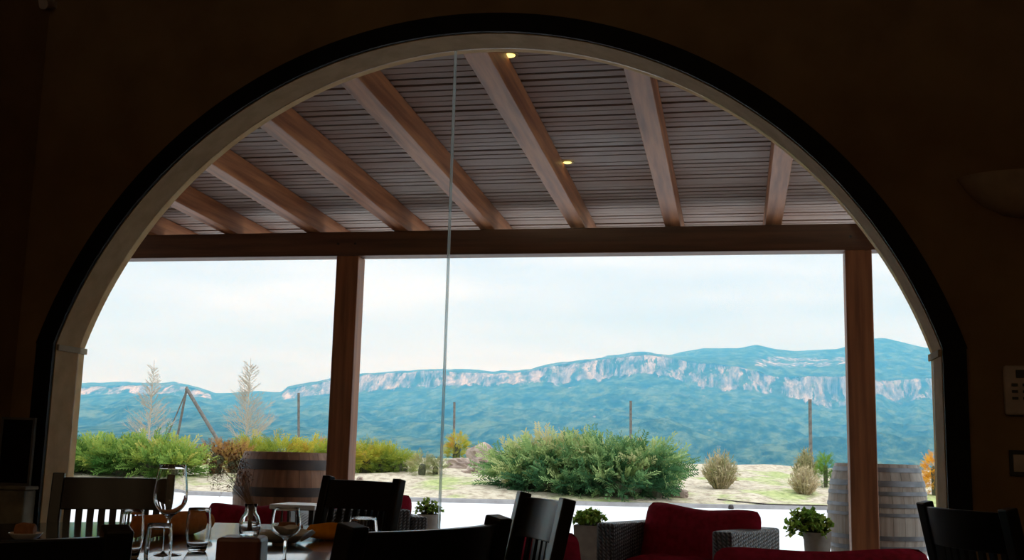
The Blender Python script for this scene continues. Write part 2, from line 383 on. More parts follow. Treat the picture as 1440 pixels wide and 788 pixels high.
post(1191.5, 1230, 'square reddish timber post in front of the grey weathered barrel')
# recessed lamps
def on_ceiling(px, py):
    d = ray(px, py); t = (ZB1 + RH + SL * YB + .0 - 1.05) / (d[2] + SL * d[1]); return Vector(EYE + d * t)
for (px, py), lab in (((717, 77), 'lit round recessed ceiling lamp close under the top of the arch'), ((798, 228), 'lit round recessed ceiling lamp halfway out along the porch roof')):
    p = on_ceiling(px, py); t = thing('ceiling_lamp', lab, 'lamp', (p.x, p.y, p.z), group='recessed lamps in the porch roof')
    MB().lathe([(.035, -.004), (.052, -.006), (.055, 0), (.035, .001)], 24, False).build('ring', M['metal_light'], t, True)
    MB().lathe([(.034, -.004), (.030, -.009), (.0005, -.011)], 24, True).build('bulb', M['bulb'], t, True)

# ---------------------------------------------------------------- barrels
def barrel(px0, px1, ytop, Yc, h_, mm, hoopm, hoops, label, bulge=1.0):
    a, b = at_y(px0, ytop, Yc), at_y(px1, ytop, Yc); R = (b.x - a.x) / 2 * .97; c = (a.x + b.x) / 2
    t = thing('wine_barrel', label, 'barrel', (c, Yc, 0), .3)
    re = R * .83
    rad = lambda z: re + (R - re) * (1 - ((z / h_ - .5) * 2) ** 2)
    st = MB(); ns_ = 26
    for k in range(ns_):
        a0_, a1_ = 2 * PI * (k + .012) / ns_, 2 * PI * (k + .988) / ns_
        vs = []; fs = []
        for i in range(13):
            z = h_ * i / 12; r = rad(z)
            for rr in (r, r - .03):
                for a_ in (a0_, (a0_ + a1_) / 2, a1_): vs.append((rr * math.cos(a_), rr * math.sin(a_), z))
        for i in range(12):
            q = i * 6; p = q + 6
            fs += [(q, q + 1, p + 1, p), (q + 1, q + 2, p + 2, p + 1), (q + 3, p + 3, p + 4, q + 4), (q + 4, p + 4, p + 5, q + 5), (q, p, p + 3, q + 3), (q + 2, q + 5, p + 5, p + 2)]
        fs += [(0, 3, 4, 1), (1, 4, 5, 2), (72, 73, 76, 75), (73, 74, 77, 76)]
        st.add(vs, fs)
    st.build('staves', mm, t, False)
    MB().lathe([(re - .025, h_ - .06), (re - .025, h_ - .04), (.001, h_ - .04)], 32, False).build('head', mm, t)
    for z, hw in hoops:
        z *= h_
        MB().lathe([(rad(z - hw / 2) + .001, z - hw / 2), (rad(z - hw / 2) + .006, z - hw / 2), (rad(z + hw / 2) + .006, z + hw / 2), (rad(z + hw / 2) + .001, z + hw / 2)], 40, False).build('hoop', hoopm, t, True)
barrel(336, 474, 643, 10.75, .98, M['barrel_brown'], M['hoop'], [(.05, .06), (.15, .05), (.38, .09), (.60, .09), (.875, .10)], 'brown oak wine barrel with broad black hoops beside the left post')
barrel(1160, 1306, 656, 10.75, 1.02, M['barrel_grey'], M['hoop_grey'], [(.04, .05), (.13, .04), (.27, .04), (.36, .04), (.56, .03), (.64, .035), (.745, .035), (.83, .05), (.95, .04)], 'large grey weathered wine barrel standing behind the right post')

# ---------------------------------------------------------------- foliage tools
def unit(v): return v / (np.linalg.norm(v) + 1e-9)
def sprays(mb, lobes, n, L, rise=.35, tint=(0, 1), leaf=.28, nodes=7, low=-.15, tintf=None):
    wts = np.array([l[1][0] * l[1][2] for l in lobes]); wts = wts / wts.sum()
    for _ in range(n):
        c, r = lobes[RNG.choice(len(lobes), p=wts)]
        d = RNG.normal(size=3); d[2] = abs(d[2]) * .9 if RNG.random() < .72 else -abs(d[2]) * .9; d = unit(d)
        p = np.array(c) + d * np.array(r) * RNG.uniform(.62, 1.0)
        if p[2] < .03: p[2] = RNG.uniform(.0, .12)
        g = unit(d * [1, 1, .55] + np.array([0, 0, rise]) + RNG.normal(size=3) * .32)
        ln = L * RNG.uniform(.6, 1.25); side = unit(np.cross(g, RNG.normal(size=3))); nrm = np.cross(g, side)
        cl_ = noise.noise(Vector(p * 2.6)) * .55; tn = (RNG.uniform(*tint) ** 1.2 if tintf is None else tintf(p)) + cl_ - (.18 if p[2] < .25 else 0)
        V = []; Fc = []
        curve = RNG.uniform(-.25, .1)
        pt = lambda u: p + g * ln * u + np.array([0, 0, 1]) * ln * curve * u * u
        V += [pt(0) - side * .012 * L, pt(0) + side * .012 * L, pt(1)]; Fc.append((0, 1, 2))
        for i in range(nodes):
            u = .12 + .8 * i / nodes; q = pt(u)
            for s_ in (-1, 1):
                lf = ln * leaf * (1 - .55 * u) * RNG.uniform(.7, 1.3)
                dr = unit(side * s_ + g * .9 + nrm * RNG.uniform(-.45, .45))
                k = len(V); V += [q, q + dr * lf * .55 + g * .022 * L * 2, q + dr * lf, q + dr * lf * .5 - g * .03 * L]; Fc.append((k, k + 1, k + 2, k + 3))
        mb.add(V, Fc, min(1, max(0, tn)))
def core(lobes, name, parent, m, f=.62):
    mb = MB()
    for c, r in lobes:
        vs = []; fs = []; n1, n2 = 14, 9
        for i in range(n2):
            th = PI * (i + .02) / (n2 - 1 + .04)
            for k in range(n1):
                ph = 2 * PI * k / n1; d = Vector((math.sin(th) * math.cos(ph), math.sin(th) * math.sin(ph), math.cos(th)))
                s_ = f * (1 + .22 * noise.noise(d * 2.2 + Vector(c)))
                vs.append((c[0] + d.x * r[0] * s_, c[1] + d.y * r[1] * s_, c[2] + d.z * r[2] * s_ if d.z > 0 else max(-.25, c[2] * (1 + d.z * 1.6))))
        for i in range(n2 - 1):
            for k in range(n1): fs.append((i * n1 + k, i * n1 + (k + 1) % n1, (i + 1) * n1 + (k + 1) % n1, (i + 1) * n1 + k))
        mb.add(vs, fs)
    return mb.build(name, m, parent)
def curbY(X):
    P = [(-40, 17.6), (-10.7, 20.7), (-5.5, 21.5), (-.5, 23.05), (1.85, 24.0), (12, 28)]
    for (xa, ya), (xb, yb) in zip(P, P[1:]):
        if X <= xb: return ya + (yb - ya) * (X - xa) / (xb - xa)
    return P[-1][1]
def bank(X, Y):
    t = Y - curbY(X)
    P = [(-1, .06), (0, .07), (2, .28), (6, .55), (12, .78), (14, .70), (17, -.4), (24, -3.2), (40, -9)]
    for (xa, ya), (xb, yb) in zip(P, P[1:]):
        if t <= xb:
            z = ya + (yb - ya) * (t - xa) / (xb - xa); break
    else: z = -9
    k = min(1, max(0, t))
    return z + k * (.10 * noise.noise(Vector((X * .5, Y * .5, 0))) + .05 * noise.noise(Vector((X * 1.9, Y * 1.9, 3))))
# embankment, curb
g = MB(); nx, ny = 190, 90; vs_ = []
for i in range(nx):
    X = -38 + 54 * i / (nx - 1)
    for k in range(ny):
        t = (k / (ny - 1)) ** 1.5 * 40; Y = curbY(X) + t + .1; vs_.append((X, Y, bank(X, Y)))
g.add(vs_, [(i * ny + k, (i + 1) * ny + k, (i + 1) * ny + k + 1, i * ny + k + 1) for i in range(nx - 1) for k in range(ny - 1)])
struct(g.build('embankment', M['ground'], smooth=True))
cb = MB(); vs_ = []
Xs = [-38 + 54 * i / 60 for i in range(61)]
for X in Xs:
    Y = curbY(X); vs_ += [(X, Y - .12, -.02), (X, Y - .10, .075), (X, Y + .14, .08), (X, Y + .14, -.02)]
cb.add(vs_, [(4 * i + a, 4 * i + 4 + a, 4 * i + 4 + b_, 4 * i + b_) for i in range(60) for a, b_ in ((0, 1), (1, 2), (2, 3))])
struct(cb.build('curb', M['curb']))

def bush(name, label, cat, px0, px1, ytop, ybase, Y, m, n, L, lob, group=None, rise=.35, tint=(0, 1), depth=.8, leaf=.28, tintf=None, nodes=7):
    """lob: list of (fx, fz, rx, rz) fractions of the outline; returns the thing"""
    a, b_ = at_y(px0, ybase, Y), at_y(px1, ybase, Y); top = at_y((px0 + px1) / 2, ytop, Y).z
    W = b_.x - a.x; cx = (a.x + b_.x) / 2; zb = bank(cx, Y) - .05; H = top - zb
    t = thing(name, label, cat, (cx, Y, zb), group=group)
    lobes = [((fx * W, RNG.uniform(-.2, .2) * depth, fz * H), (rx * W, rx * W * depth if rx * W * depth < 1.6 else 1.6, rz * H)) for fx, fz, rx, rz in lob]
    mb = MB(); tf = (lambda p: tintf(p[0] / W + .5, p[2] / H)) if tintf else None
    sprays(mb, lobes, n, L, rise, tint, leaf, nodes, tintf=tf); mb.build('foliage', m, t)
    core(lobes, 'branches', t, M['twig'], .62 if n >= 700 else .36)  # solid dark filler added so the shrub isn't seen through
    return t
G_J = 'spreading junipers on the sandy bank'
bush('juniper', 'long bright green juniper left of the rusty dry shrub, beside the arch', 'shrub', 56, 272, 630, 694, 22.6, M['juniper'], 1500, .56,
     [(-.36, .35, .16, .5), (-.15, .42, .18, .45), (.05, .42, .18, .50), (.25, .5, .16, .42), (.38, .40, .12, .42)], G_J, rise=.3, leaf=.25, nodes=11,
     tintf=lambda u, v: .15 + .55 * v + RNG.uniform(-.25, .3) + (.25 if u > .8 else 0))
bush('dry_shrub', 'rust brown dry shrub between the green and the golden juniper', 'shrub', 276, 350, 622, 690, 23.6, M['rusty'], 420, .26,
     [(-.1, .5, .35, .45), (.15, .5, .32, .48)], rise=.6)
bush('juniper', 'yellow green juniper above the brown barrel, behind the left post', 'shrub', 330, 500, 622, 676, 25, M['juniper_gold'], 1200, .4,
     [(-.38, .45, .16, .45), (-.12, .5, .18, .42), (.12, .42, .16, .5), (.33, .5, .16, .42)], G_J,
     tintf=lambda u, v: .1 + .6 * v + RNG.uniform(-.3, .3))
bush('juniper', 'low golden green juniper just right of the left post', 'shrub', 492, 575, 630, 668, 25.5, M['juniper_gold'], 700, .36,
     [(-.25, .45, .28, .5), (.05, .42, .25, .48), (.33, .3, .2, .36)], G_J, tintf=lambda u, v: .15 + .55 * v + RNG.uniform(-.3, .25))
bush('low_shrub', 'low pale olive shrub on the sand left of the glass seam', 'shrub', 578, 622, 640, 676, 25, M['straw'], 260, .22, [(-.1, .4, .35, .5), (.25, .35, .25, .4)], tint=(0, .6))
bush('low_shrub', 'small round yellow orange shrub at the edge of the bank beside the glass seam', 'shrub', 626, 658, 614, 656, 31, M['juniper_gold'], 300, .26, [(0, .55, .42, .45), (-.1, .3, .3, .3)], tint=(.3, 1))
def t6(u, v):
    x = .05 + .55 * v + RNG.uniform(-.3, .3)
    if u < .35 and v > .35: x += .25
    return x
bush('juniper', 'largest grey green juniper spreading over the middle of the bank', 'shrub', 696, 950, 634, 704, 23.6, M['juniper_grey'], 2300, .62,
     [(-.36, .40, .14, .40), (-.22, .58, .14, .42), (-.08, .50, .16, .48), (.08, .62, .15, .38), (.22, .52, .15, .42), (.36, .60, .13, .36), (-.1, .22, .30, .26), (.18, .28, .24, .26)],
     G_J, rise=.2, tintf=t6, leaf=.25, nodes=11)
def tuft(name, label, px0, px1, ytop, ybase, Y, m, n, group=None, tint=(0, 1), spread=.75):
    a, b_ = at_y(px0, ybase, Y), at_y(px1, ybase, Y); W = b_.x - a.x; cx = (a.x + b_.x) / 2; zb = bank(cx, Y) - .05; H = at_y(px0, ytop, Y).z - zb
    t = thing(name, label, 'shrub', (cx, Y, zb), group=group); mb = MB(); wd = MB()
    for k in range(n):
        an = RNG.uniform(0, 2 * PI); q = RNG.random() ** .7; d = np.array([math.cos(an) * q, math.sin(an) * q, 0]) * W * .5
        h = H * RNG.uniform(.6, 1.05) * (1 - .45 * q * q); p0 = d * .25; tn = RNG.uniform(*tint)
        pts = [p0, p0 + (d - p0) * .45 + [0, 0, h * .5], d * 1.0 + [0, 0, h]]
        sd = unit(np.cross(pts[2] - pts[0], RNG.normal(size=3))) * .012
        mb.add([pts[0] - sd, pts[0] + sd, pts[1] + sd, pts[1] - sd, pts[2]], [(0, 1, 2, 3), (3, 2, 4)], tn)
        for _ in range(4):
            u = RNG.uniform(.25, .95); q0 = pts[0] * (1 - u) + pts[2] * u; dr = unit(RNG.normal(size=3) + [0, 0, 1.2] + d) * H * .13
            s2 = unit(np.cross(dr, RNG.normal(size=3))) * .014
            mb.add([q0 - s2, q0 + s2, q0 + dr], [(0, 1, 2)], min(1, max(0, tn + RNG.uniform(-.2, .2))))
    mb.build('foliage', m, t)
    for k in range(9):
        an = 2 * PI * k / 9; wd.tube([(0, 0, 0), (math.cos(an) * W * .12, math.sin(an) * W * .12, H * .45)], [.016, .006], 4)
    wd.build('stems', M['twig'], t)
tuft('dry_tuft', 'pale straw coloured shrub standing alone right of the big juniper', 984, 1042, 628, 686, 26, M['straw'], 420)
tuft('dry_tuft', 'tall dry shrub with green top left of the grey barrel', 1112, 1153, 626, 678, 28, M['straw'], 340, tint=(0, .6))
tuft('dry_tuft', 'low bare pinkish shrub in front of the taller dry one', 1106, 1156, 650, 696, 25.6, M['straw'], 300, tint=(.5, 1))
bush('green_shrub', 'small dark green shrub between the dry shrubs and the grey barrel', 'shrub', 1150, 1172, 640, 682, 27.5, M['greenleaf'], 260, .2, [(0, .55, .4, .42), (0, .3, .35, .3)], tint=(0, .35))
bush('orange_shrub', 'bright orange shrub at the right edge of the arch behind the grey barrel', 'shrub', 1297, 1334, 637, 688, 27, M['orangeleaf'], 420, .2, [(0, .55, .42, .42), (0, .3, .35, .3)])

# rocks
def rock(px, py, Y, sx, sz, label, seed, group=None):
    p = at_y(px, py, Y); z = bank(p.x, Y)
    vs = []; fs = []; n1, n2 = 18, 12
    for i in range(n2):
        th = PI * (i + .02) / (n2 - 1 + .04)
        for k in range(n1):
            ph = 2 * PI * k / n1; d = Vector((math.sin(th) * math.cos(ph), math.sin(th) * math.sin(ph), math.cos(th)))
            s_ = 1 + .45 * noise.noise(d * 1.6 + Vector((seed, 0, 0))) + .2 * noise.noise(d * 4 + Vector((seed, 4, 0)))
            vs.append((d.x * sx * s_, d.y * sx * .7 * s_, d.z * sz * s_))
    for i in range(n2 - 1):
        for k in range(n1): fs.append((i * n1 + k, i * n1 + (k + 1) % n1, (i + 1) * n1 + (k + 1) % n1, (i + 1) * n1 + k))
    o = MB().add(vs, fs).build('boulder', M['rock']); o.location = (p.x, Y, z + sz * .25)
    return tag(o, label, 'rock', group)
G_R = 'boulders on the sandy bank'
rock(681, 648, 29, .55, .42, 'large reddish brown boulder left of the big juniper', 1, G_R)
rock(668, 660, 27, .30, .16, 'flat pale boulder low beside the large reddish one', 2, G_R)
rock(645, 662, 28, .42, .20, 'pale sandy boulder right of the glass seam', 3, G_R)
rock(950, 692, 24.2, .24, .15, 'grey boulder at the right foot of the big juniper', 4, G_R)
rock(924, 700, 23.7, .12, .10, 'small dark boulder below the right end of the big juniper', 5, G_R)
rock(506, 672, 23.6, .08, .06, 'small dark stone at the foot of the left post', 6, G_R)
ST = MB().lathe([(.001, 0), (.06, 0), (.075, .03), (.06, .12), (.035, .15), (.001, .155)], 12, False).build('bollard', M['hoop'], None, True)
p = at_y(1028, 712, 22.9); ST.location = (p.x, curbY(p.x) - .35, 0); ST.scale = (.8, .8, .6); tag(ST, 'tiny dark bollard at the foot of the curb behind the red cushion', 'bollard')
# hose lying on the bank
hp_ = []
for px, py in ((960, 693), (985, 697), (1010, 703), (1040, 706), (1080, 710), (1120, 711), (1160, 712), (1200, 713)):
    lo, hi = curbY(0) + .1, 40
    best = None
    for q in range(260):
        Y = 22 + q * .08; pp = at_y(px, py, Y)
        d_ = abs(pp.z - bank(pp.x, Y) - .02)
        if best is None or d_ < best[0]: best = (d_, pp.x, Y)
    hp_.append((best[1], best[2], bank(best[1], best[2]) + .025))
tag(MB().tube(hp_, .014, 6).build('hose', M['hoop'], None, True), 'thin dark hose lying across the sandy bank', 'hose')

# poles
def pole(px, y0, y1, Y, r, label, group='slender poles beyond the bank', px2=None):
    a = at_y(px, y0, Y); b_ = at_y(px2 or px, y1, Y); z = min(b_.z, bank(b_.x, Y)) - .1
    k = (z - a.z) / (b_.z - a.z); e = a + (b_ - a) * k
    o = MB().tube([(0, 0, 0), tuple(a - e)], [r * 1.1, r], 8).build('wooden_pole', M['pole'], None, True); o.location = e
    return tag(o, label, 'pole', group)
pole(420, 553, 612, 46, .055, 'thin grey pole above the golden juniper left of the left post')
pole(639, 566, 616, 46, .05, 'thin grey pole just right of the glass seam', px2=638.5)
pole(887, 564, 622, 46, .055, 'thin brown pole rising behind the big juniper')
pole(1139, 562, 634, 44, .07, 'grey pole standing behind the dry shrubs on the right', px2=1140)
af = thing('pole_tripod', 'three leaning poles tied together at the top between the bare trees', 'pole frame', tuple(at_y(262, 640, 42)))
base = Vector(af.location)
for (xa, ya, xb, yb, r) in ((263, 544, 250, 612, .055), (262, 546, 303, 614, .085), (263, 548, 236, 612, .03)):
    a = at_y(xa, ya, 42) - base; b_ = at_y(xb, yb, 42); b_ = b_ - base
    b_ = a + (b_ - a) * 1.5
    MB().tube([tuple(b_), tuple(a)], [r, r * .85], 8).build('leg', M['pole'], af, True)

# bare trees
def bare_tree(px, ytop, ybase, Y, halfw, label, seed, n=95):
    rnd = random.Random(seed); a = at_y(px, ytop, Y); b_ = at_y(px, ybase, Y); z0 = bank(b_.x, Y) - .1; H = a.z - z0
    t = thing('bare_tree', label, 'tree', (b_.x, Y, z0), group='leafless young trees beyond the bank')
    tk = MB().tube([(0, 0, 0), (.02, 0, H * .5), (0, 0, H)], [.045, .028, .008], 6).build('trunk', M['bark'], t, True)
    br = MB(); zb = (b_.z - z0) / H
    for k in range(n):
        u = zb - .05 + (1 - zb) * (k / n) ** 1.1; z = H * u; prof = (1 - (u - zb) / (1.03 - zb)); L = halfw * (.22 + .9 * prof ** 1.5) * rnd.uniform(.6, 1.15)
        an = rnd.uniform(0, 2 * PI); dx, dy = math.cos(an), math.sin(an); pts = [(0, 0, z), (dx * L * .5, dy * L * .5, z + L * .25), (dx * L, dy * L, z + L * .75)]
        br.tube(pts, [.010, .006, .003], 3)
        for q in range(22):
            s_ = rnd.uniform(.2, 1); o_ = Vector(pts[0]).lerp(Vector(pts[2]), s_); o_.z -= L * .1 * (1 - abs(s_ - .5))
            d = Vector((dx + rnd.uniform(-1, 1), dy + rnd.uniform(-1, 1), rnd.uniform(.3, 1.4))).normalized() * L * rnd.uniform(.2, .4)
            br.tube([o_, o_ + d], [.0045, .0025], 3)
    br.build('branches', M['bark'], tk)
bare_tree(209, 507, 612, 40, .80, 'slim leafless tree left of the leaning poles', 1)
bare_tree(346, 504, 612, 40, .95, 'fuller leafless tree right of the leaning poles', 2, 120)

# ---------------------------------------------------------------- mountains
def tab(pts):
    xs = [p[0] for p in pts]; ys = [p[1] for p in pts]
    return lambda x: float(np.interp(x, xs, ys))
sky = tab([(-300, 548), (60, 545), (105, 541), (150, 540), (180, 542), (215, 541), (240, 539), (270, 544), (290, 552), (300, 555), (330, 552), (360, 550), (392, 553), (402, 546), (430, 539), (455, 535), (505, 526), (560, 522), (620, 521), (690, 525), (740, 521), (790, 511), (850, 503), (905, 497), (940, 500), (960, 495), (990, 490), (1040, 490), (1055, 487), (1064, 485), (1075, 487), (1090, 491), (1120, 494), (1180, 491), (1235, 476), (1250, 476), (1290, 486), (1310, 490), (1500, 500), (1800, 520)])
ctop = tab([(-300, 550), (105, 544), (240, 541), (270, 546), (290, 553), (300, 560), (392, 556), (402, 547), (430, 541), (455, 537), (505, 528), (560, 524), (620, 523), (690, 527), (740, 523), (790, 513), (850, 505), (905, 499), (945, 503), (1000, 511), (1040, 515), (1070, 523), (1090, 532), (1110, 531), (1190, 527), (1235, 534), (1310, 530), (1500, 540), (1800, 550)])
cbot = tab([(-300, 560), (105, 554), (240, 555), (285, 558), (300, 562), (392, 562), (450, 553), (505, 552), (600, 548), (690, 546), (740, 543), (790, 543), (850, 535), (900, 528), (940, 530), (980, 545), (1040, 553), (1090, 559), (1150, 572), (1190, 574), (1235, 552), (1270, 572), (1290, 560), (1310, 562), (1500, 570), (1800, 575)])
foot = tab([(-300, 606), (105, 606), (200, 606), (330, 614), (500, 630), (700, 645), (900, 660), (1100, 664), (1800, 664)])
cols = np.arange(-260, 1760, 3.5)
rows = []
for k in range(10): rows.append(('a', k / 10))
for k in range(64): rows.append(('b', k / 64))
for k in range(18): rows.append(('c', k / 18))
for k in range(40): rows.append(('d', k / 40))
for k in range(6): rows.append(('e', k / 5))
mv = []; rk = []; R = len(rows)
SC = .42
for ix, px in enumerate(cols):
    s_, t_, b_, f_ = sky(px), ctop(px), cbot(px), foot(px)
    dr = ray(px, 600); dr = np.array([dr[0] / dr[1], 1]) 
    kz = lambda yy: (lambda d: d[2] / d[1])(ray(px, yy))
    jag = 2.2 * noise.noise(Vector((px * .06, 0, 0))) + 1.6 * noise.noise(Vector((px * .2, 3, 0)))
    zf, zb_, zt_, zs = kz(f_), kz(b_ + jag), kz(t_ + jag * .3), kz(s_ + .4 * jag * .5)
    for kind, u in rows:
        if kind == 'a': Y = (700 + 700 * u); e = kz(f_ + 30) * (1 - u) + zf * u; z = e * Y + 1.05; r_ = 0; amp = 4
        elif kind == 'b': Y = 1400 + 1600 * u; z0, z1 = zf * 1400, zb_ * 3000; z = 1.05 + z0 + (z1 - z0) * (u * .55 + .45 * u * u); r_ = .08 * max(0, (u - .75) * 4); amp = 26 * (1 - abs(2 * u - 1) ** 2)
        elif kind == 'c': Y = 3000 + 55 * u; z0, z1 = zb_ * 3000, zt_ * 3055; z = 1.05 + z0 + (z1 - z0) * u; r_ = .75 if .08 < u < .97 else .4; amp = 5
        elif kind == 'd':
            Y = 3055 + 900 * u; e = zt_ + (zs - zt_) * (u ** .8); z = 1.05 + e * Y; r_ = .0; amp = 9 * math.sin(PI * u); 
            y_here = t_ + (s_ - t_) * u
            if 1060 < px < 1190 and 506 < y_here < 519: r_ = .62
            if t_ - s_ < 4: r_ = .35
        else: Y = 3960 + 1000 * u; z = 1.05 + zs * 3960 - 260 * u - (3 if u > 0 else 0); r_ = 0; amp = 0
        if 295 < px < 395: r_ *= .3
        X = dr[0] * Y
        q = Vector((X, Y, 0))
        z += amp * (noise.noise(q * .0042) * 1.6 + noise.noise(q * .011) * .8 + noise.noise(q * .03) * .35)
        Yj = Y
        if kind == 'c': Yj = Y + 22 * noise.noise(Vector((X * .02, z * .02, 1)))
        mv.append((X, Yj, z)); rk.append(r_)
nc = len(cols)
mm = MB().add(mv, [(i * R + k, (i + 1) * R + k, (i + 1) * R + k + 1, i * R + k + 1) for i in range(nc - 1) for k in range(R - 1)])
mo = mm.build('mountain_range', M['mountain'], None, True)
at_ = mo.data.attributes.new('rock', 'FLOAT', 'POINT'); at_.data.foreach_set('value', np.array(rk, dtype=np.float32))
tag(mo, 'long wooded mountain range with a pale rock cliff band across the horizon', 'mountain')
p = at_y(197.5, 608, 1380); tw = thing('white_tower', 'tiny white house in the valley left of the first bare tree', 'building', (p.x, 1380, p.z - 2))
MB().box(-1.8, 1.8, -2, 2, 0, 6).build('wall', M['white'], tw); MB().add([(-2.1, -2.3, 6), (2.1, -2.3, 6), (2.1, 2.3, 6), (-2.1, 2.3, 6), (0, 0, 8)], [(0, 1, 4), (1, 2, 4), (2, 3, 4), (3, 0, 4), (0, 3, 2, 1)]).build('roof', M['white'], tw)
# valley floor far below
struct(MB().add([(-6000, 40, -60), (4000, 40, -60), (4000, 1500, -60), (-6000, 1500, -60)], [(0, 1, 2, 3)]).build('valley_floor', M['mountain']))

# haze over the valley
hz = MB().box(-4600, 2600, 120, 4700, -70, 520).build('haze', M['white']); hz.data.materials.clear()
hm = bpy.data.materials.new('blue_haze'); hm.use_nodes = True; t = hm.node_tree; t.nodes.clear()
o = t.nodes.new('ShaderNodeOutputMaterial'); v = t.nodes.new('ShaderNodeVolumeScatter')
v.inputs['Color'].default_value = (.13, .56, 1, 1); v.inputs['Density'].default_value = .00037; v.inputs['Anisotropy'].default_value = .2
t.links.new(v.outputs[0], o.inputs['Volume']); hz.data.materials.append(hm)
tag(hz, 'thin blue haze filling the valley in front of the mountains', 'haze', kind='stuff')

# ---------------------------------------------------------------- sky and sun
wd = bpy.data.worlds.new('sky'); sc.world = wd; wd.use_nodes = True; t = wd.node_tree; t.nodes.clear()
o = t.nodes.new('ShaderNodeOutputWorld'); bg = t.nodes.new('ShaderNodeBackground'); t.links.new(bg.outputs[0], o.inputs[0])
tc = t.nodes.new('ShaderNodeTexCoord'); mp = t.nodes.new('ShaderNodeMapping'); mp.inputs['Scale'].default_value = (1.6, 1.6, 11); mp.inputs['Location'].default_value = (.3, .2, .1)
t.links.new(tc.outputs['Generated'], mp.inputs[0])
n1 = tex_noise(t, mp.outputs[0], 1.7, 5, .5)
cl = ramp(t, [(.36, (.80, .90, 1.02)), (.50, (.93, 1.0, 1.08)), (.62, (1.08, 1.12, 1.15))], n1)
sp = t.nodes.new('ShaderNodeSeparateXYZ'); t.links.new(tc.outputs['Generated'], sp.inputs[0])
zr_ = t.nodes.new('ShaderNodeMapRange'); zr_.inputs[1].default_value = .25; zr_.inputs[2].default_value = .95; zr_.inputs[3].default_value = 1.0; zr_.inputs[4].default_value = 2.3
t.links.new(sp.outputs[2], zr_.inputs[0])
t.links.new(cl, bg.inputs[0]); t.links.new(zr_.outputs[0], bg.inputs[1])
sl = bpy.data.lights.new('sun', 'SUN'); sl.energy = 1.1; sl.angle = math.radians(25); sl.color = (1, .96, .9)
so = bpy.data.objects.new('sun', sl); C.objects.link(so)
so.rotation_euler = Vector((.6, -.15, 1)).to_track_quat('Z', 'Y').to_euler()
# ---------------------------------------------------------------- dining chairs
def make_chair(w=.44):
    t = empty('dining_chair'); hw = w / 2 - .02
    bow = lambda u: -.035 * (1 - u * u)             # the rails bend back between the posts
    for s in (-1, 1):
        mb = MB(); P = [(s * hw, -.035, 0), (s * hw, .0, .25), (s * hw, .005, .46), (s * hw, -.03, .72), (s * hw, -.075, .925)]
        for a, b in zip(P, P[1:]): mb.bar(a, b, .042, .038, (0, 1, 0))
        mb.build('leg', M['black_wood'], t, bevel=.004)
        MB().bar((s * hw, .41, 0), (s * hw, .41, .43), .04, .04, (0, 1, 0)).build('leg', M['black_wood'], t, bevel=.004)
        MB().bar((s * hw, .0, .2), (s * hw, .40, .2), .02, .03, (1, 0, 0)).build('stretcher', M['black_wood'], t)
    def rail(z0, z1, th, name):
        yb = lambda z: -.03 - .045 * (z - .72) / .205 if z > .72 else .005 - .035 * (z - .46) / .26
        mb = MB(); vs = []; n = 12
        for i in range(n + 1):
            u = -1 + 2 * i / n; x = u * (hw - .012)
            for z in (z0, z1):
                for d in (-th / 2, th / 2): vs.append((x, yb(z) + bow(u) + d, z))
        fs = []
        for i in range(n):
            q = 4 * i; p = q + 4; fs += [(q, p, p + 2, q + 2), (q + 1, q + 3, p + 3, p + 1), (q, q + 1, p + 1, p), (q + 2, p + 2, p + 3, q + 3)]
        fs += [(0, 2, 3, 1), (4 * n, 4 * n + 1, 4 * n + 3, 4 * n + 2)]
        mb.add(vs, fs).build(name, M['black_wood'], t, True, bevel=.003)
        return yb
    yb = rail(.795, .912, .022, 'top_rail'); rail(.495, .535, .02, 'lower_rail')
    for k in range(9):
        u = -.84 + 1.68 * k / 8; x = u * (hw - .012)
        MB().bar((x, yb(.52) + bow(u), .52), (x, yb(.81) + bow(u), .81), .024, .010, (0, 1, 0)).build('slat', M['black_wood'], t)
    st_ = MB().box(-w / 2, w / 2, .0, .44, .43, .465).build('seat', M['black_wood'], t, bevel=.012)
    MB().box(-hw, hw, .40, .42, .37, .43).build('apron', M['black_wood'], st_)
    return t
CH = make_chair(); used = [0]
def chair(left, right, label, flip, ang=None, mid=None, sx=1.0):
    """left and right: places of the two post tops as seen from the room"""
    p, q = left, right
    d = (q - p) if not flip else (p - q); a = math.atan2(d.y, d.x) if ang is None else ang
    c = (p + q) / 2 if mid is None else Vector(mid)
    o = CH if used[0] == 0 else copy_tree(CH); used[0] += 1
    off = Matrix.Rotation(a, 3, 'Z') @ Vector((0, .075, 0))
    o.location = (c.x + off.x, c.y + off.y, 0); o.rotation_euler = (0, 0, a); o.scale = (sx, 1, 1)
    return tag(o, label, 'chair', 'black wooden dining chairs')
zt_ = .92
chair(at_z(84, 668, zt_), at_z(240, 671, zt_), 'black slat back chair beyond the table, nearest the left jamb of the arch', True)
chair(at_z(434, 671, zt_), at_z(582, 679, zt_), 'black slat back chair beyond the table in front of the left post', True, ang=PI - .42, mid=(at_z(436, 674, zt_) * .5 + at_z(580, 674, zt_) * .5))
chair(at_z(0, 748, zt_), at_z(168, 747, zt_), 'black chair nearest the camera at the lower left corner, only its top rail in view', False, ang=.75, mid=(at_z(165, 747, zt_) + Vector((-.40 / 2 * math.cos(.75), -.40 / 2 * math.sin(.75), 0))))
chair(at_z(508, 742, zt_), at_z(694, 731, zt_), 'black chair in front of the table seen from behind, with curved top rail', False)
chair(at_z(732, 694, zt_), at_z(806, 706, zt_), 'black chair turned sideways at the right end of the round table', True, sx=1.08)
fp = at_z(1300, 708, zt_)
chair(fp, fp, 'black curved back chair at the far right against the dark arch band', False, ang=-1.15, mid=fp + Vector((math.cos(-1.15), math.sin(-1.15), 0)) * .20)

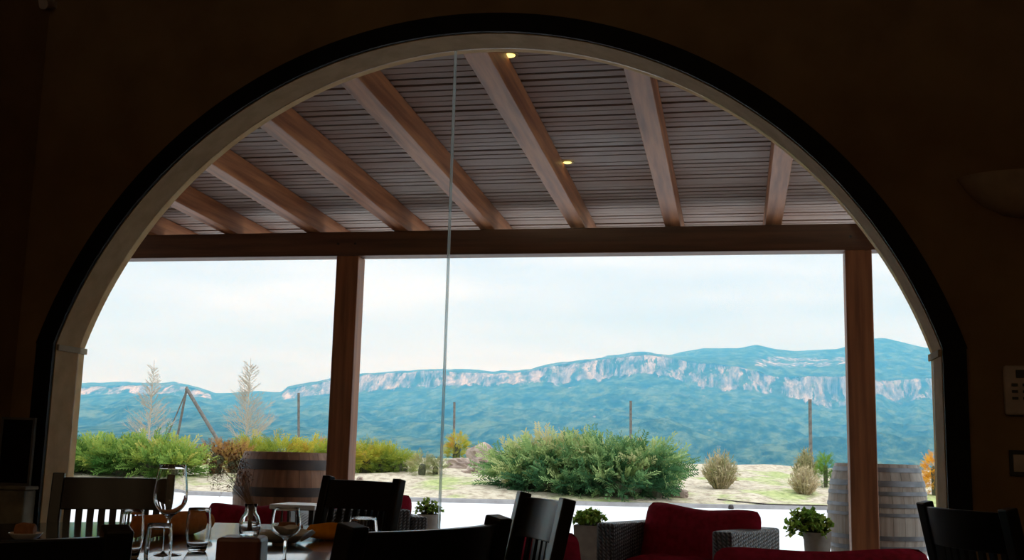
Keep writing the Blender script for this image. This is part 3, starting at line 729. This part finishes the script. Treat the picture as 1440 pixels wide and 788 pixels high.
# ---------------------------------------------------------------- round table
TC = Vector((-1.62, 2.86, 0)); TZ = .76
tb = thing('round_table', 'round polished dark dining table laid with glasses', 'table', tuple(TC))
MB().lathe([(.001, TZ - .035), (.97, TZ - .035), (.995, TZ - .025), (1.0, TZ - .012), (.995, TZ - .003), (.985, TZ), (.001, TZ)], 96, False).build('tabletop', M['table'], tb, True)
MB().lathe([(.22, .04), (.20, .07), (.08, .12), (.07, .35), (.09, .60), (.16, .70), (.30, .725)], 32, True).build('pedestal', M['black_wood'], tb, True)
for k in range(4):
    a = PI / 4 + k * PI / 2; MB().bar((math.cos(a) * .1, math.sin(a) * .1, .06), (math.cos(a) * .42, math.sin(a) * .42, .03), .07, .06).build('foot', M['black_wood'], tb, bevel=.006)

def glass_mesh(prof, th=.0012, n=40):
    """closed lathe: outer profile then back down the inside"""
    inner = [(max(r - th, .0005), z) for r, z in prof[::-1] if z > prof[0][1]]
    return prof, inner
def stem_glass(name, label, px, rimy, h, rb, rr, stem_h, foot, wine=None, group=None):
    p = at_z(px, rimy, TZ + h); t = thing(name, label, 'glass', (p.x, p.y, TZ), group=group)
    bh = h - stem_h
    out = [(foot, .0), (foot, .002), (foot * .4, .005), (.0042, .010), (.0036, stem_h * .5), (.0045, stem_h - .004)]
    bowl = []
    for i in range(1, 15):
        u = i / 14; 
        r = rb * math.sin(min(1, u / .45) * PI / 2) if u < .45 else rb - (rb - rr) * ((u - .45) / .55) ** 1.6
        bowl.append((r, stem_h + bh * (u ** 1.25 if u < .45 else (.45 ** 1.25 + (1 - .45 ** 1.25) * (u - .45) / .55))))
    inner = [(max(r - .0012, .0008), z + (.0008 if i > 0 else .002)) for i, (r, z) in enumerate(bowl)][::-1]
    prof = out + bowl + [(bowl[-1][0] - .0006, bowl[-1][1] + .0006)] + inner + [(.0004, stem_h + .003)]
    MB().lathe([(.0004, 0)] + prof, 40, False).build('bowl_and_stem', M['glass'], t, True)
    return t
def tumbler(name, label, px, rimy, h, rb, rr, group=None):
    p = at_z(px, rimy, TZ + h); t = MB()
    prof = [(.0004, 0), (rb * .62, 0), (rb * .72, .004)]
    for i in range(1, 11):
        u = i / 10; r = rb * (.72 + .28 * math.sin(min(1, u / .5) * PI / 2)) if u < .5 else rb - (rb - rr) * ((u - .5) / .5) ** 1.5
        prof.append((r, .004 + (h - .004) * u))
    inner = [(r - .0015, z) for r, z in prof[:2:-1]] + [(rb * .6, .010), (.0004, .009)]
    o = t.lathe(prof + [(prof[-1][0] - .0007, h + .0006)] + inner, 40, False).build(name, M['glass'], None, True)
    o.location = (p.x, p.y, TZ); return tag(o, label, 'glass', group)
stem_glass('wine_glass', 'tall large wine glass standing highest on the left of the table', 243, 654, .232, .044, .0335, .095, .038)
G_G = 'smaller glasses on the round table'
stem_glass('goblet', 'stemmed goblet in front of the white plate, right of the wooden block', 404, 715, .135, .036, .031, .060, .030, group=G_G)
stem_glass('goblet', 'stemmed goblet half hidden behind the curved chair back', 511, 728, .135, .034, .0285, .060, .030, group=G_G)
tumbler('tumbler', 'clear tumbler nearest the camera below the tall wine glass', 225, 737, .115, .029, .0255, G_G)
tumbler('tumbler', 'clear tumbler between the tall wine glass and the wooden block', 281, 715, .115, .034, .029, G_G)
tumbler('tumbler', 'clear tumbler farthest left in front of the slatted chair', 187, 717, .12, .031, .027, G_G)

# wooden block with the small vase of dried flowers
bp = at_z(333, 756, TZ + .095)
bl = MB(); bl.box(-.047, .047, -.047, .047, 0, .095); blk = bl.build('wooden_block', M['redwood'], bevel=.008)
blk.location = (bp.x, bp.y + .03, TZ); blk.rotation_euler = (0, 0, .25); tag(blk, 'square reddish wooden block holding up the small glass vase', 'block')
vz = TZ + .0955; vp = at_z(342, 750, vz); vp = Vector((bp.x + .012, bp.y + .035, vz))
va = thing('glass_vase', 'small clear glass vase of dried flowers on the wooden block', 'vase', tuple(vp))
prof = [(.0004, 0), (.018, 0), (.021, .004), (.0225, .012), (.0225, .030), (.018, .042), (.0125, .050), (.0115, .060), (.014, .067), (.0135, .068)]
inner = [(r - .0018, z) for r, z in prof[-2:2:-1]] + [(.017, .006), (.0004, .006)]
MB().lathe(prof + inner, 32, False).build('jar', M['glass'], va, True)
bq = thing('dried_bouquet', 'airy bouquet of thin dried reddish brown flowers in the small vase', 'flowers', (vp.x, vp.y, vp.z + .01))
st = MB(); bd = MB(); rnd = random.Random(5)
tgt = at_y(317, 655, vp.y) - Vector((vp.x, vp.y, vp.z + .01))
for k in range(52):
    d = Vector((rnd.gauss(0, 1), rnd.gauss(0, 1), rnd.gauss(0, .9))).normalized() * rnd.uniform(.5, 1)
    e = tgt + Vector((d.x * .060, d.y * .05, d.z * .062)); base = Vector((rnd.uniform(-.005, .005), rnd.uniform(-.005, .005), 0)); neck = Vector((rnd.uniform(-.006, .006), rnd.uniform(-.006, .006), .052))
    mid = neck.lerp(e, .5) + Vector((0, 0, .012)); st.tube([base, neck, mid, e], [.0005, .0004, .0003, .0003], 3)
    for q in range(7):
        u = rnd.uniform(.35, 1); o_ = mid.lerp(e, u); v = Vector((rnd.gauss(0, 1), rnd.gauss(0, 1), rnd.gauss(0, 1) + .4)).normalized() * rnd.uniform(.008, .018)
        st.tube([o_, o_ + v], [.0003, .0002], 3); c = o_ + v; r = rnd.uniform(.0008, .0018)
        bd.add([c + Vector(a) * r for a in ((1, 0, 0), (-1, 0, 0), (0, 1, 0), (0, -1, 0), (0, 0, 1.3), (0, 0, -1.3))], [(0, 2, 4), (2, 1, 4), (1, 3, 4), (3, 0, 4), (2, 0, 5), (1, 2, 5), (3, 1, 5), (0, 3, 5)])
sq_ = st.build('stems', M['drystem'], bq); bd.build('flower_heads', M['drybud'], sq_)

# plate with upturned rim and bread
pp = at_z(400, 755, TZ + .02)
mb = MB(); vs = []; fs = []; n = 40; rings = [(.0, .008), (.03, .008), (.05, .010), (.07, .022), (.085, .034)]
for side in (0, 1):
    for r, z in rings:
        for k in range(n):
            a = 2 * PI * k / n; s = 1 + .12 * abs(math.sin(2 * a)) ** 3; lift = .010 * abs(math.cos(2 * a)) ** 4 * (r / .085) ** 2
            vs.append((max(r, .001) * s * math.cos(a), max(r, .001) * s * math.sin(a), z + lift - (0 if side == 0 else .005)))
nr = len(rings)
for i in range(nr - 1):
    for k in range(n):
        a_, b_ = i * n + k, i * n + (k + 1) % n; fs += [(a_, b_, b_ + n, a_ + n)]; o_ = nr * n; fs += [(o_ + a_, o_ + a_ + n, o_ + b_ + n, o_ + b_)]
for k in range(n):
    a_, b_ = (nr - 1) * n + k, (nr - 1) * n + (k + 1) % n; fs.append((a_, b_, nr * n + b_, nr * n + a_))
pl = thing('plate', 'white plate with upturned rim behind the middle goblet', 'plate', (pp.x, pp.y, TZ))
mb.add(vs, fs).build('dish', M['ceramic'], pl, True)
MB().lathe([(.036, .0), (.034, .006), (.03, .0065), (.03, 0)], 32, False).build('foot_ring', M['ceramic'], pl, True)
def roll(name, label, px0, y0, px1, y1, z, r, mm, cat, seed, taper=.75):
    a, b = at_z(px0, y0, z), at_z(px1, y1, z); L = (b - a).length; d = (b - a) / L
    mb = MB(); pts = []; rs = []; n = 14
    for i in range(n + 1):
        u = i / n; pts.append((L * (u - .5), .004 * math.sin(5 * u + seed), .0)); rs.append(r * (taper + (1 - taper) * math.sin(PI * min(1, u * 1.0)) ** .5) * (1 + .06 * math.sin(9 * u + seed)) * (.35 if i in (0,) and taper > .5 else 1))
    o = mb.tube(pts, rs, 16).build(name, mm, None, True); o.location = ((a.x + b.x) / 2, (a.y + b.y) / 2, z); o.rotation_euler = (0, 0, math.atan2(d.y, d.x)); return tag(o, label, cat)
roll('bread_roll', 'small brown bread roll lying in the white plate', 384, 744, 424, 744, TZ + .028, .019, M['bread'], 'bread', 1)
roll('rolled_napkin', 'long rust orange rolled napkin behind the tall wine glass', 186, 742, 293, 733, TZ + .036, .036, M['napkin'], 'napkin', 2, .8)
roll('rolled_napkin', 'bright orange rolled napkin right of the white plate', 431, 747, 497, 748, TZ + .026, .026, M['napkin2'], 'napkin', 3, .6)
sp_ = at_z(487, 757, TZ + .008); so_ = MB().lathe([(.0005, .002), (.02, .002), (.036, .010), (.037, .012), (.02, .005), (.0005, .005)], 28, False).build('saucer', M['ceramic'], None, True)
so_.location = (sp_.x, sp_.y, TZ); tag(so_, 'tiny white saucer at the left edge of the curved chair back', 'saucer')
roll('sweet', 'small red wrapped sweet on the tiny saucer', 480, 754, 491, 754, TZ + .014, .008, M['red'], 'sweet', 1)
bw = at_z(36, 752, TZ + .02)
bo_ = MB().lathe([(.03, .0), (.034, .004), (.06, .022), (.075, .040), (.073, .042), (.055, .024), (.03, .008), (.0005, .007)], 36, False).build('bowl', M['ceramic'], None, True)
bo_.scale = (.62, .62, .6); bo_.location = (bw.x, bw.y, TZ); tag(bo_, 'shallow pale bowl at the far left of the table behind the nearest chair', 'bowl')
roll('bread_loaf', 'small orange brown loaf in the bowl at the far left', 20, 746, 49, 746, TZ + .030, .021, M['bread'], 'bread', 4)

# ---------------------------------------------------------------- corner left of the arch
sY = 5.13
a, b = at_y(-30, 590, sY), at_y(53, 588, sY); zb_ = at_y(42, 684, sY).z
ld = thing('stone_ledge', 'low ledge of pale rubble stone in the corner left of the arch', 'ledge', (0, 0, 0))
lx_ = at_y(34, 700, 5.07).x; MB().box(RX0 + .002, lx_, 5.07, YW - .03, 0, zb_ - .02).build('rubble', M['ledge'], ld, bevel=.01)
MB().box(RX0 + .002, lx_ + .01, 5.06, YW - .028, zb_ - .02, zb_).build('slab', M['ledge'], ld, bevel=.006)
scn = thing('framed_screen', 'black glass screen with a thin grey frame on the stone ledge', 'screen', (0, 0, 0))
x0, x1, z0, z1 = RX0 + .005, b.x - .012, zb_ + .001, b.z
MB().box(x0 + .012, x1 - .012, sY, sY + .012, z0 + .012, z1 - .012).build('glass_face', M['screen'], scn)
f = MB()
for q in ((x0, x1, z0, z0 + .012), (x0, x1, z1 - .012, z1), (x0, x0 + .012, z0 + .012, z1 - .012), (x1 - .012, x1, z0 + .012, z1 - .012)): f.box(q[0], q[1], sY - .004, sY + .014, q[2], q[3])
f.build('frame', M['frame'], scn)
p = at_y(76, 8, YW); wl = thing('wall_spotlight', 'small unlit pale spotlight high in the corner left of the arch', 'lamp', (p.x + .0, YW, p.z))
MB().box(-.02, .02, -.03, -.001, -.02, .02).build('bracket', M['plastic'], wl); MB().tube([(0, -.03, 0), (0, -.10, -.03)], [.022, .032], 16).build('shade', M['plastic'], wl, True)

# ---------------------------------------------------------------- wall fittings right of the arch
def half_bowl(R_, H_, th=.02):
    prof = [(.02, -H_), (R_ * .35, -H_ * .92), (R_ * .65, -H_ * .66), (R_ * .88, -H_ * .3), (R_, 0), (R_ - th, 0), (R_ * .8, -H_ * .3), (R_ * .5, -H_ * .7), (.02, -H_ * .85)]
    n = 24; vs = []; fs = []
    for r, z in prof: vs += [(r * math.cos(PI + PI * k / n), r * math.sin(PI + PI * k / n) * .6, z) for k in range(n + 1)]
    for i in range(len(prof) - 1): fs += [(i * (n + 1) + k, i * (n + 1) + k + 1, (i + 1) * (n + 1) + k + 1, (i + 1) * (n + 1) + k) for k in range(n)]
    return MB().add(vs, fs)
p = at_y(1440, 250, YW - .005); scw = at_y(1440, 250, YW - .005).x - at_y(1346, 250, YW - .005).x
sco = thing('wall_sconce', 'unlit half bowl plaster wall lamp high on the wall right of the arch', 'wall lamp', (p.x, YW - .002, p.z))
half_bowl(scw, .19).build('bowl', M['sconce'], sco, True); MB().box(-.05, .05, -.02, 0, -.12, -.02).build('back_plate', M['sconce'], sco)
a, b = at_y(1411, 514, YW - .03), at_y(1411, 584, YW - .03); kp = thing('alarm_keypad', 'ivory wall keypad with dark buttons right of the arch', 'keypad', (a.x + .085, YW - .001, (a.z + b.z) / 2)); hh = (a.z - b.z) / 2
kh = MB().box(-.085, .085, -.03, 0, -hh, hh).build('housing', M['plastic'], kp, bevel=.012)
MB().box(-.035, .06, -.033, -.029, hh - .055, hh - .02).build('display', M['keys'], kh)
for r_ in range(3):
    for c_ in range(3): MB().box(-.055 + c_ * .045, -.03 + c_ * .045, -.034, -.029, .018 - r_ * .03, .03 - r_ * .03).build('button', M['keys'], kh)
a, b = at_y(1419, 633, YW - .01), at_y(1419, 670, YW - .01); sw = thing('light_switch', 'wall switch in a dark frame below the keypad', 'switch', (a.x + .06, YW - .001, (a.z + b.z) / 2)); hh = (a.z - b.z) / 2
sf = MB().box(-.06, .06, -.010, 0, -hh, hh).build('frame', M['keys'], sw, bevel=.003); MB().box(-.045, .045, -.014, -.009, -hh + .02, hh - .02).build('rocker', M['plastic'], sf, bevel=.002)

# ---------------------------------------------------------------- wicker furniture and planters on the porch
def cushion(w, h, d, seed):
    vs = []; fs = []; n1, n2 = 22, 14
    for sgn in (1, -1):
        for i in range(n1 + 1):
            for k in range(n2 + 1):
                u, v = -1 + 2 * i / n1, -1 + 2 * k / n2
                e = (1 - abs(u) ** 4) ** .5 * (1 - abs(v) ** 4) ** .5 if abs(u) < 1 and abs(v) < 1 else 0
                kx = math.sqrt(max(0, 1 - .18 * v ** 6)); kz = math.sqrt(max(0, 1 - .18 * u ** 6)); x = w / 2 * u * kx; z = h / 2 * v * kz * (1 - .17 * (1 - abs(u) ** 1.5) * (1 if v > 0 else 0))
                y = sgn * d / 2 * e * (1 + .18 * noise.noise(Vector((u * 2.2, v * 2.2, seed + sgn)))) + .012 * noise.noise(Vector((u * 4, v * 4, seed)))
                vs.append((x, y, z))
    o = (n1 + 1) * (n2 + 1)
    for i in range(n1):
        for k in range(n2):
            a = i * (n2 + 1) + k; fs.append((a, a + n2 + 1, a + n2 + 2, a + 1)); fs.append((o + a, o + a + 1, o + a + n2 + 2, o + a + n2 + 1))
    mb = MB().add(vs, fs); return mb
def armchair(loc, rz, label, w=.95, d=.80, ah=.62, bh=.64, group='wicker armchairs on the porch'):
    t = thing('wicker_armchair', label, 'armchair', loc, rz, group)
    for s in (-1, 1): MB().box(min(s * w / 2, s * (w / 2 - .13)), max(s * w / 2, s * (w / 2 - .13)), 0, d, .06, ah).build('arm', M['wicker'], t, bevel=.018)
    MB().box(-w / 2 + .131, w / 2 - .131, d - .14, d, .06, bh).build('backrest', M['wicker'], t, bevel=.018)
    MB().box(-w / 2 + .131, w / 2 - .131, .02, d - .141, .06, .30).build('seat_base', M['wicker'], t, bevel=.015)
    for sx in (-1, 1):
        for sy in (.05, d - .05): MB().box(sx * (w / 2 - .05) - .025, sx * (w / 2 - .05) + .025, sy - .025, sy + .025, 0, .06).build('foot', M['hoop'], t)
    return t
def place_cushion(name, t, off, size, tilt, label, cat='cushion', flat=False, group='dark red cushions on the wicker armchairs'):
    o = cushion(*size, RNG.random() * 9).build(name, M['red'], None, True)
    mw = Matrix.Translation(t.location) @ Matrix.Rotation(t.rotation_euler.z, 4, 'Z') @ Matrix.Translation(off) @ Matrix.Rotation(tilt[1], 4, 'Y') @ Matrix.Rotation(tilt[0], 4, 'X')
    o.matrix_world = mw; return tag(o, label, cat, group)
A = at_z(850, 736, .62); B = at_z(1014, 748, .62)
dv = B - A; rz = math.atan2(dv.y, dv.x); mid = (A + B) / 2; W_ = dv.length + .13
w1 = armchair((mid.x, mid.y, 0), rz, 'wicker armchair with its open side toward the room, in the middle of the arch', W_, .66)
place_cushion('back_cushion', w1, Vector((0.04, .40, .52)), (W_ - .12, .48, .19), (-.24, .03), 'large dark red back cushion standing up in the middle wicker armchair')
place_cushion('seat_cushion', w1, Vector((0, .22, .37)), (W_ - .28, .38, .13), (PI / 2, 0), 'flat dark red seat cushion of the middle wicker armchair')
c2 = at_z(1155, 778, .60)
w2 = armchair((c2.x, 5.80 + .05, 0), PI + .05, 'low wicker armchair with its back to the room, left of the right post', 1.15, .70, .42, .46)
w2.location = (c2.x, 6.50, 0)
place_cushion('back_cushion', w2, Vector((.0, .47, .425)), (1.10, .36, .16), (-.12, .03), 'dark red cushion along the bottom edge of the view, left of the right post')
c3 = at_z(830, 770, .62)
w3 = armchair((-1.02, 6.55, 0), PI - .35, 'wicker armchair in shade behind the sideways black chair', .95, .70, .38, .46)
place_cushion('back_cushion', w3, Vector((0, .50, .44)), (.80, .36, .16), (-.15, .05), 'dark red cushion in shade behind the sideways black chair')
w4 = armchair((-3.02, 8.35, 0), PI + .6, 'wicker armchair behind the black slatted chair at the left post', .84, .74, .55, .60)
place_cushion('back_cushion', w4, Vector((0, .50, .50)), (.72, .44, .17), (-.2, 0), 'dark red cushion glimpsed through the slats of the chair at the left post')
w5 = armchair((-3.34, 6.85, 0), .1, 'wicker armchair glimpsed between the wine glass and the vase', .74, .66, .46, .50)
place_cushion('back_cushion', w5, Vector((0, .42, .47)), (.60, .36, .15), (-.2, 0), 'dark red cushion seen just left of the small vase')
tp = at_z(424, 709, .69)
ct = thing('side_table', 'small square porch side table with white top behind the middle goblet', 'table', (tp.x, tp.y, 0))
MB().box(-.15, .15, -.15, .15, .66, .69).build('table_top', M['ceramic'], ct, bevel=.006)
for sx in (-1, 1):
    for sy in (-1, 1): MB().bar((sx * .12, sy * .12, 0), (sx * .12, sy * .12, .66), .03, .03, (0, 1, 0)).build('leg', M['hoop'], ct)

def leafplant(pot_name, potlabel, plabel, px0, px1, ypot, Y, Rp, square, mm, lx0, lx1, ltop, nleaf, seed, droop=.3, leafs=.035, stand=0):
    a, b = at_y(px0, ypot, Y), at_y(px1, ypot, Y); cx = (a.x + b.x) / 2; hw = (b.x - a.x) / 2; H = a.z
    t = thing(pot_name, potlabel, 'planter', (cx, Y, 0))
    if square:
        mb = MB(); q = hw * .82
        mb.add([(-q, -q, 0), (q, -q, 0), (q, q, 0), (-q, q, 0), (-hw, -hw, H), (hw, -hw, H), (hw, hw, H), (-hw, hw, H), (-hw + .02, -hw + .02, H), (hw - .02, -hw + .02, H), (hw - .02, hw - .02, H), (-hw + .02, hw - .02, H), (-hw + .02, -hw + .02, H - .03), (hw - .02, -hw + .02, H - .03), (hw - .02, hw - .02, H - .03), (-hw + .02, hw - .02, H - .03)],
               [(0, 3, 2, 1)] + [(k, (k + 1) % 4, 4 + (k + 1) % 4, 4 + k) for k in range(4)] + [(4 + k, 4 + (k + 1) % 4, 8 + (k + 1) % 4, 8 + k) for k in range(4)] + [(8 + k, 8 + (k + 1) % 4, 12 + (k + 1) % 4, 12 + k) for k in range(4)])
        po = mb.build('pot', mm, t)
        MB().box(-hw + .021, hw - .021, -hw + .021, hw - .021, H - .05, H - .028).build('soil', M['soil'], po)
    else:
        po = MB().lathe([(.0005, 0), (hw * .68, 0), (hw * .74, .02), (hw * .95, H * .6), (hw, H * .85), (hw * 1.05, H * .87), (hw * 1.05, H), (hw * .93, H), (hw * .9, H - .05)], 36, False).build('pot', mm, t, True)
        MB().lathe([(.0005, H - .04), (hw * .9, H - .04)], 24, False).build('soil', M['soil'], po)
    la, lb, lt = at_y(lx0, ypot, Y), at_y(lx1, ypot, Y), at_y(lx0, ltop, Y); RW_ = (lb.x - la.x) / 2; ox = (la.x + lb.x) / 2 - cx; RH_ = lt.z - H
    pt = thing('potted_plant', plabel, 'plant', (cx, Y, H - .03)); rnd = random.Random(seed); mb = MB(); sm = MB()
    for k in range(nleaf // 6):
        an = rnd.uniform(0, 2 * PI); q = rnd.random() ** .5
        e = Vector((ox * rnd.uniform(.5, 1.2) + math.cos(an) * RW_ * q, math.sin(an) * RW_ * q * .8, RH_ * rnd.uniform(.5, 1.02) * (1 - .55 * q * q) - droop * H * max(0, q - .6) * rnd.random() * 1.6 + .03))
        s0 = Vector((math.cos(an) * hw * .5 * q, math.sin(an) * hw * .5 * q, 0)); m_ = s0.lerp(e, .5) + Vector((0, 0, RH_ * .25)); sm.tube([s0, m_, e], [.004, .003, .002], 4)
        for j_ in range(6):
            u = rnd.uniform(.3, 1); c = m_.lerp(e, u) if u > .5 else s0.lerp(m_, u + .4); d = Vector((rnd.gauss(0, 1), rnd.gauss(0, 1), rnd.gauss(.3, .7))).normalized(); s_ = d.cross(Vector((rnd.gauss(0, 1), rnd.gauss(0, 1), 1))).normalized(); L = leafs * rnd.uniform(.7, 1.3)
            up = d.cross(s_) * L * .12
            mb.add([c, c + d * L * .4 + s_ * L * .42, c + d * L + up, c + d * L * .4 - s_ * L * .42, c + d * L * .45 - up], [(0, 1, 4), (1, 2, 4), (2, 3, 4), (3, 0, 4)], rnd.random())
    mb.build('leaves', M['greenleaf'], pt); sm.build('stems', M['twig'], pt)
leafplant('flower_pot', 'pale pot half hidden between the slatted chair and the glass seam', 'pale green plant in the pot beside the glass seam', 588, 619, 723, 10.2, .1, False, M['pot_white'], 582, 623, 699, 420, 1, .2, .03)
leafplant('square_planter', 'square grey stone planter left of the middle wicker armchair', 'light green leafy plant in the square planter', 809, 845, 738, 9.4, .1, True, M['pot'], 806, 851, 713, 420, 2, .1, .045)
leafplant('stone_pot', 'round grey stone pot in front of the grey barrel', 'trailing green plant spilling over the round stone pot', 1130, 1168, 748, 9.9, .1, False, M['pot'], 1100, 1168, 713, 900, 3, .55, .045)
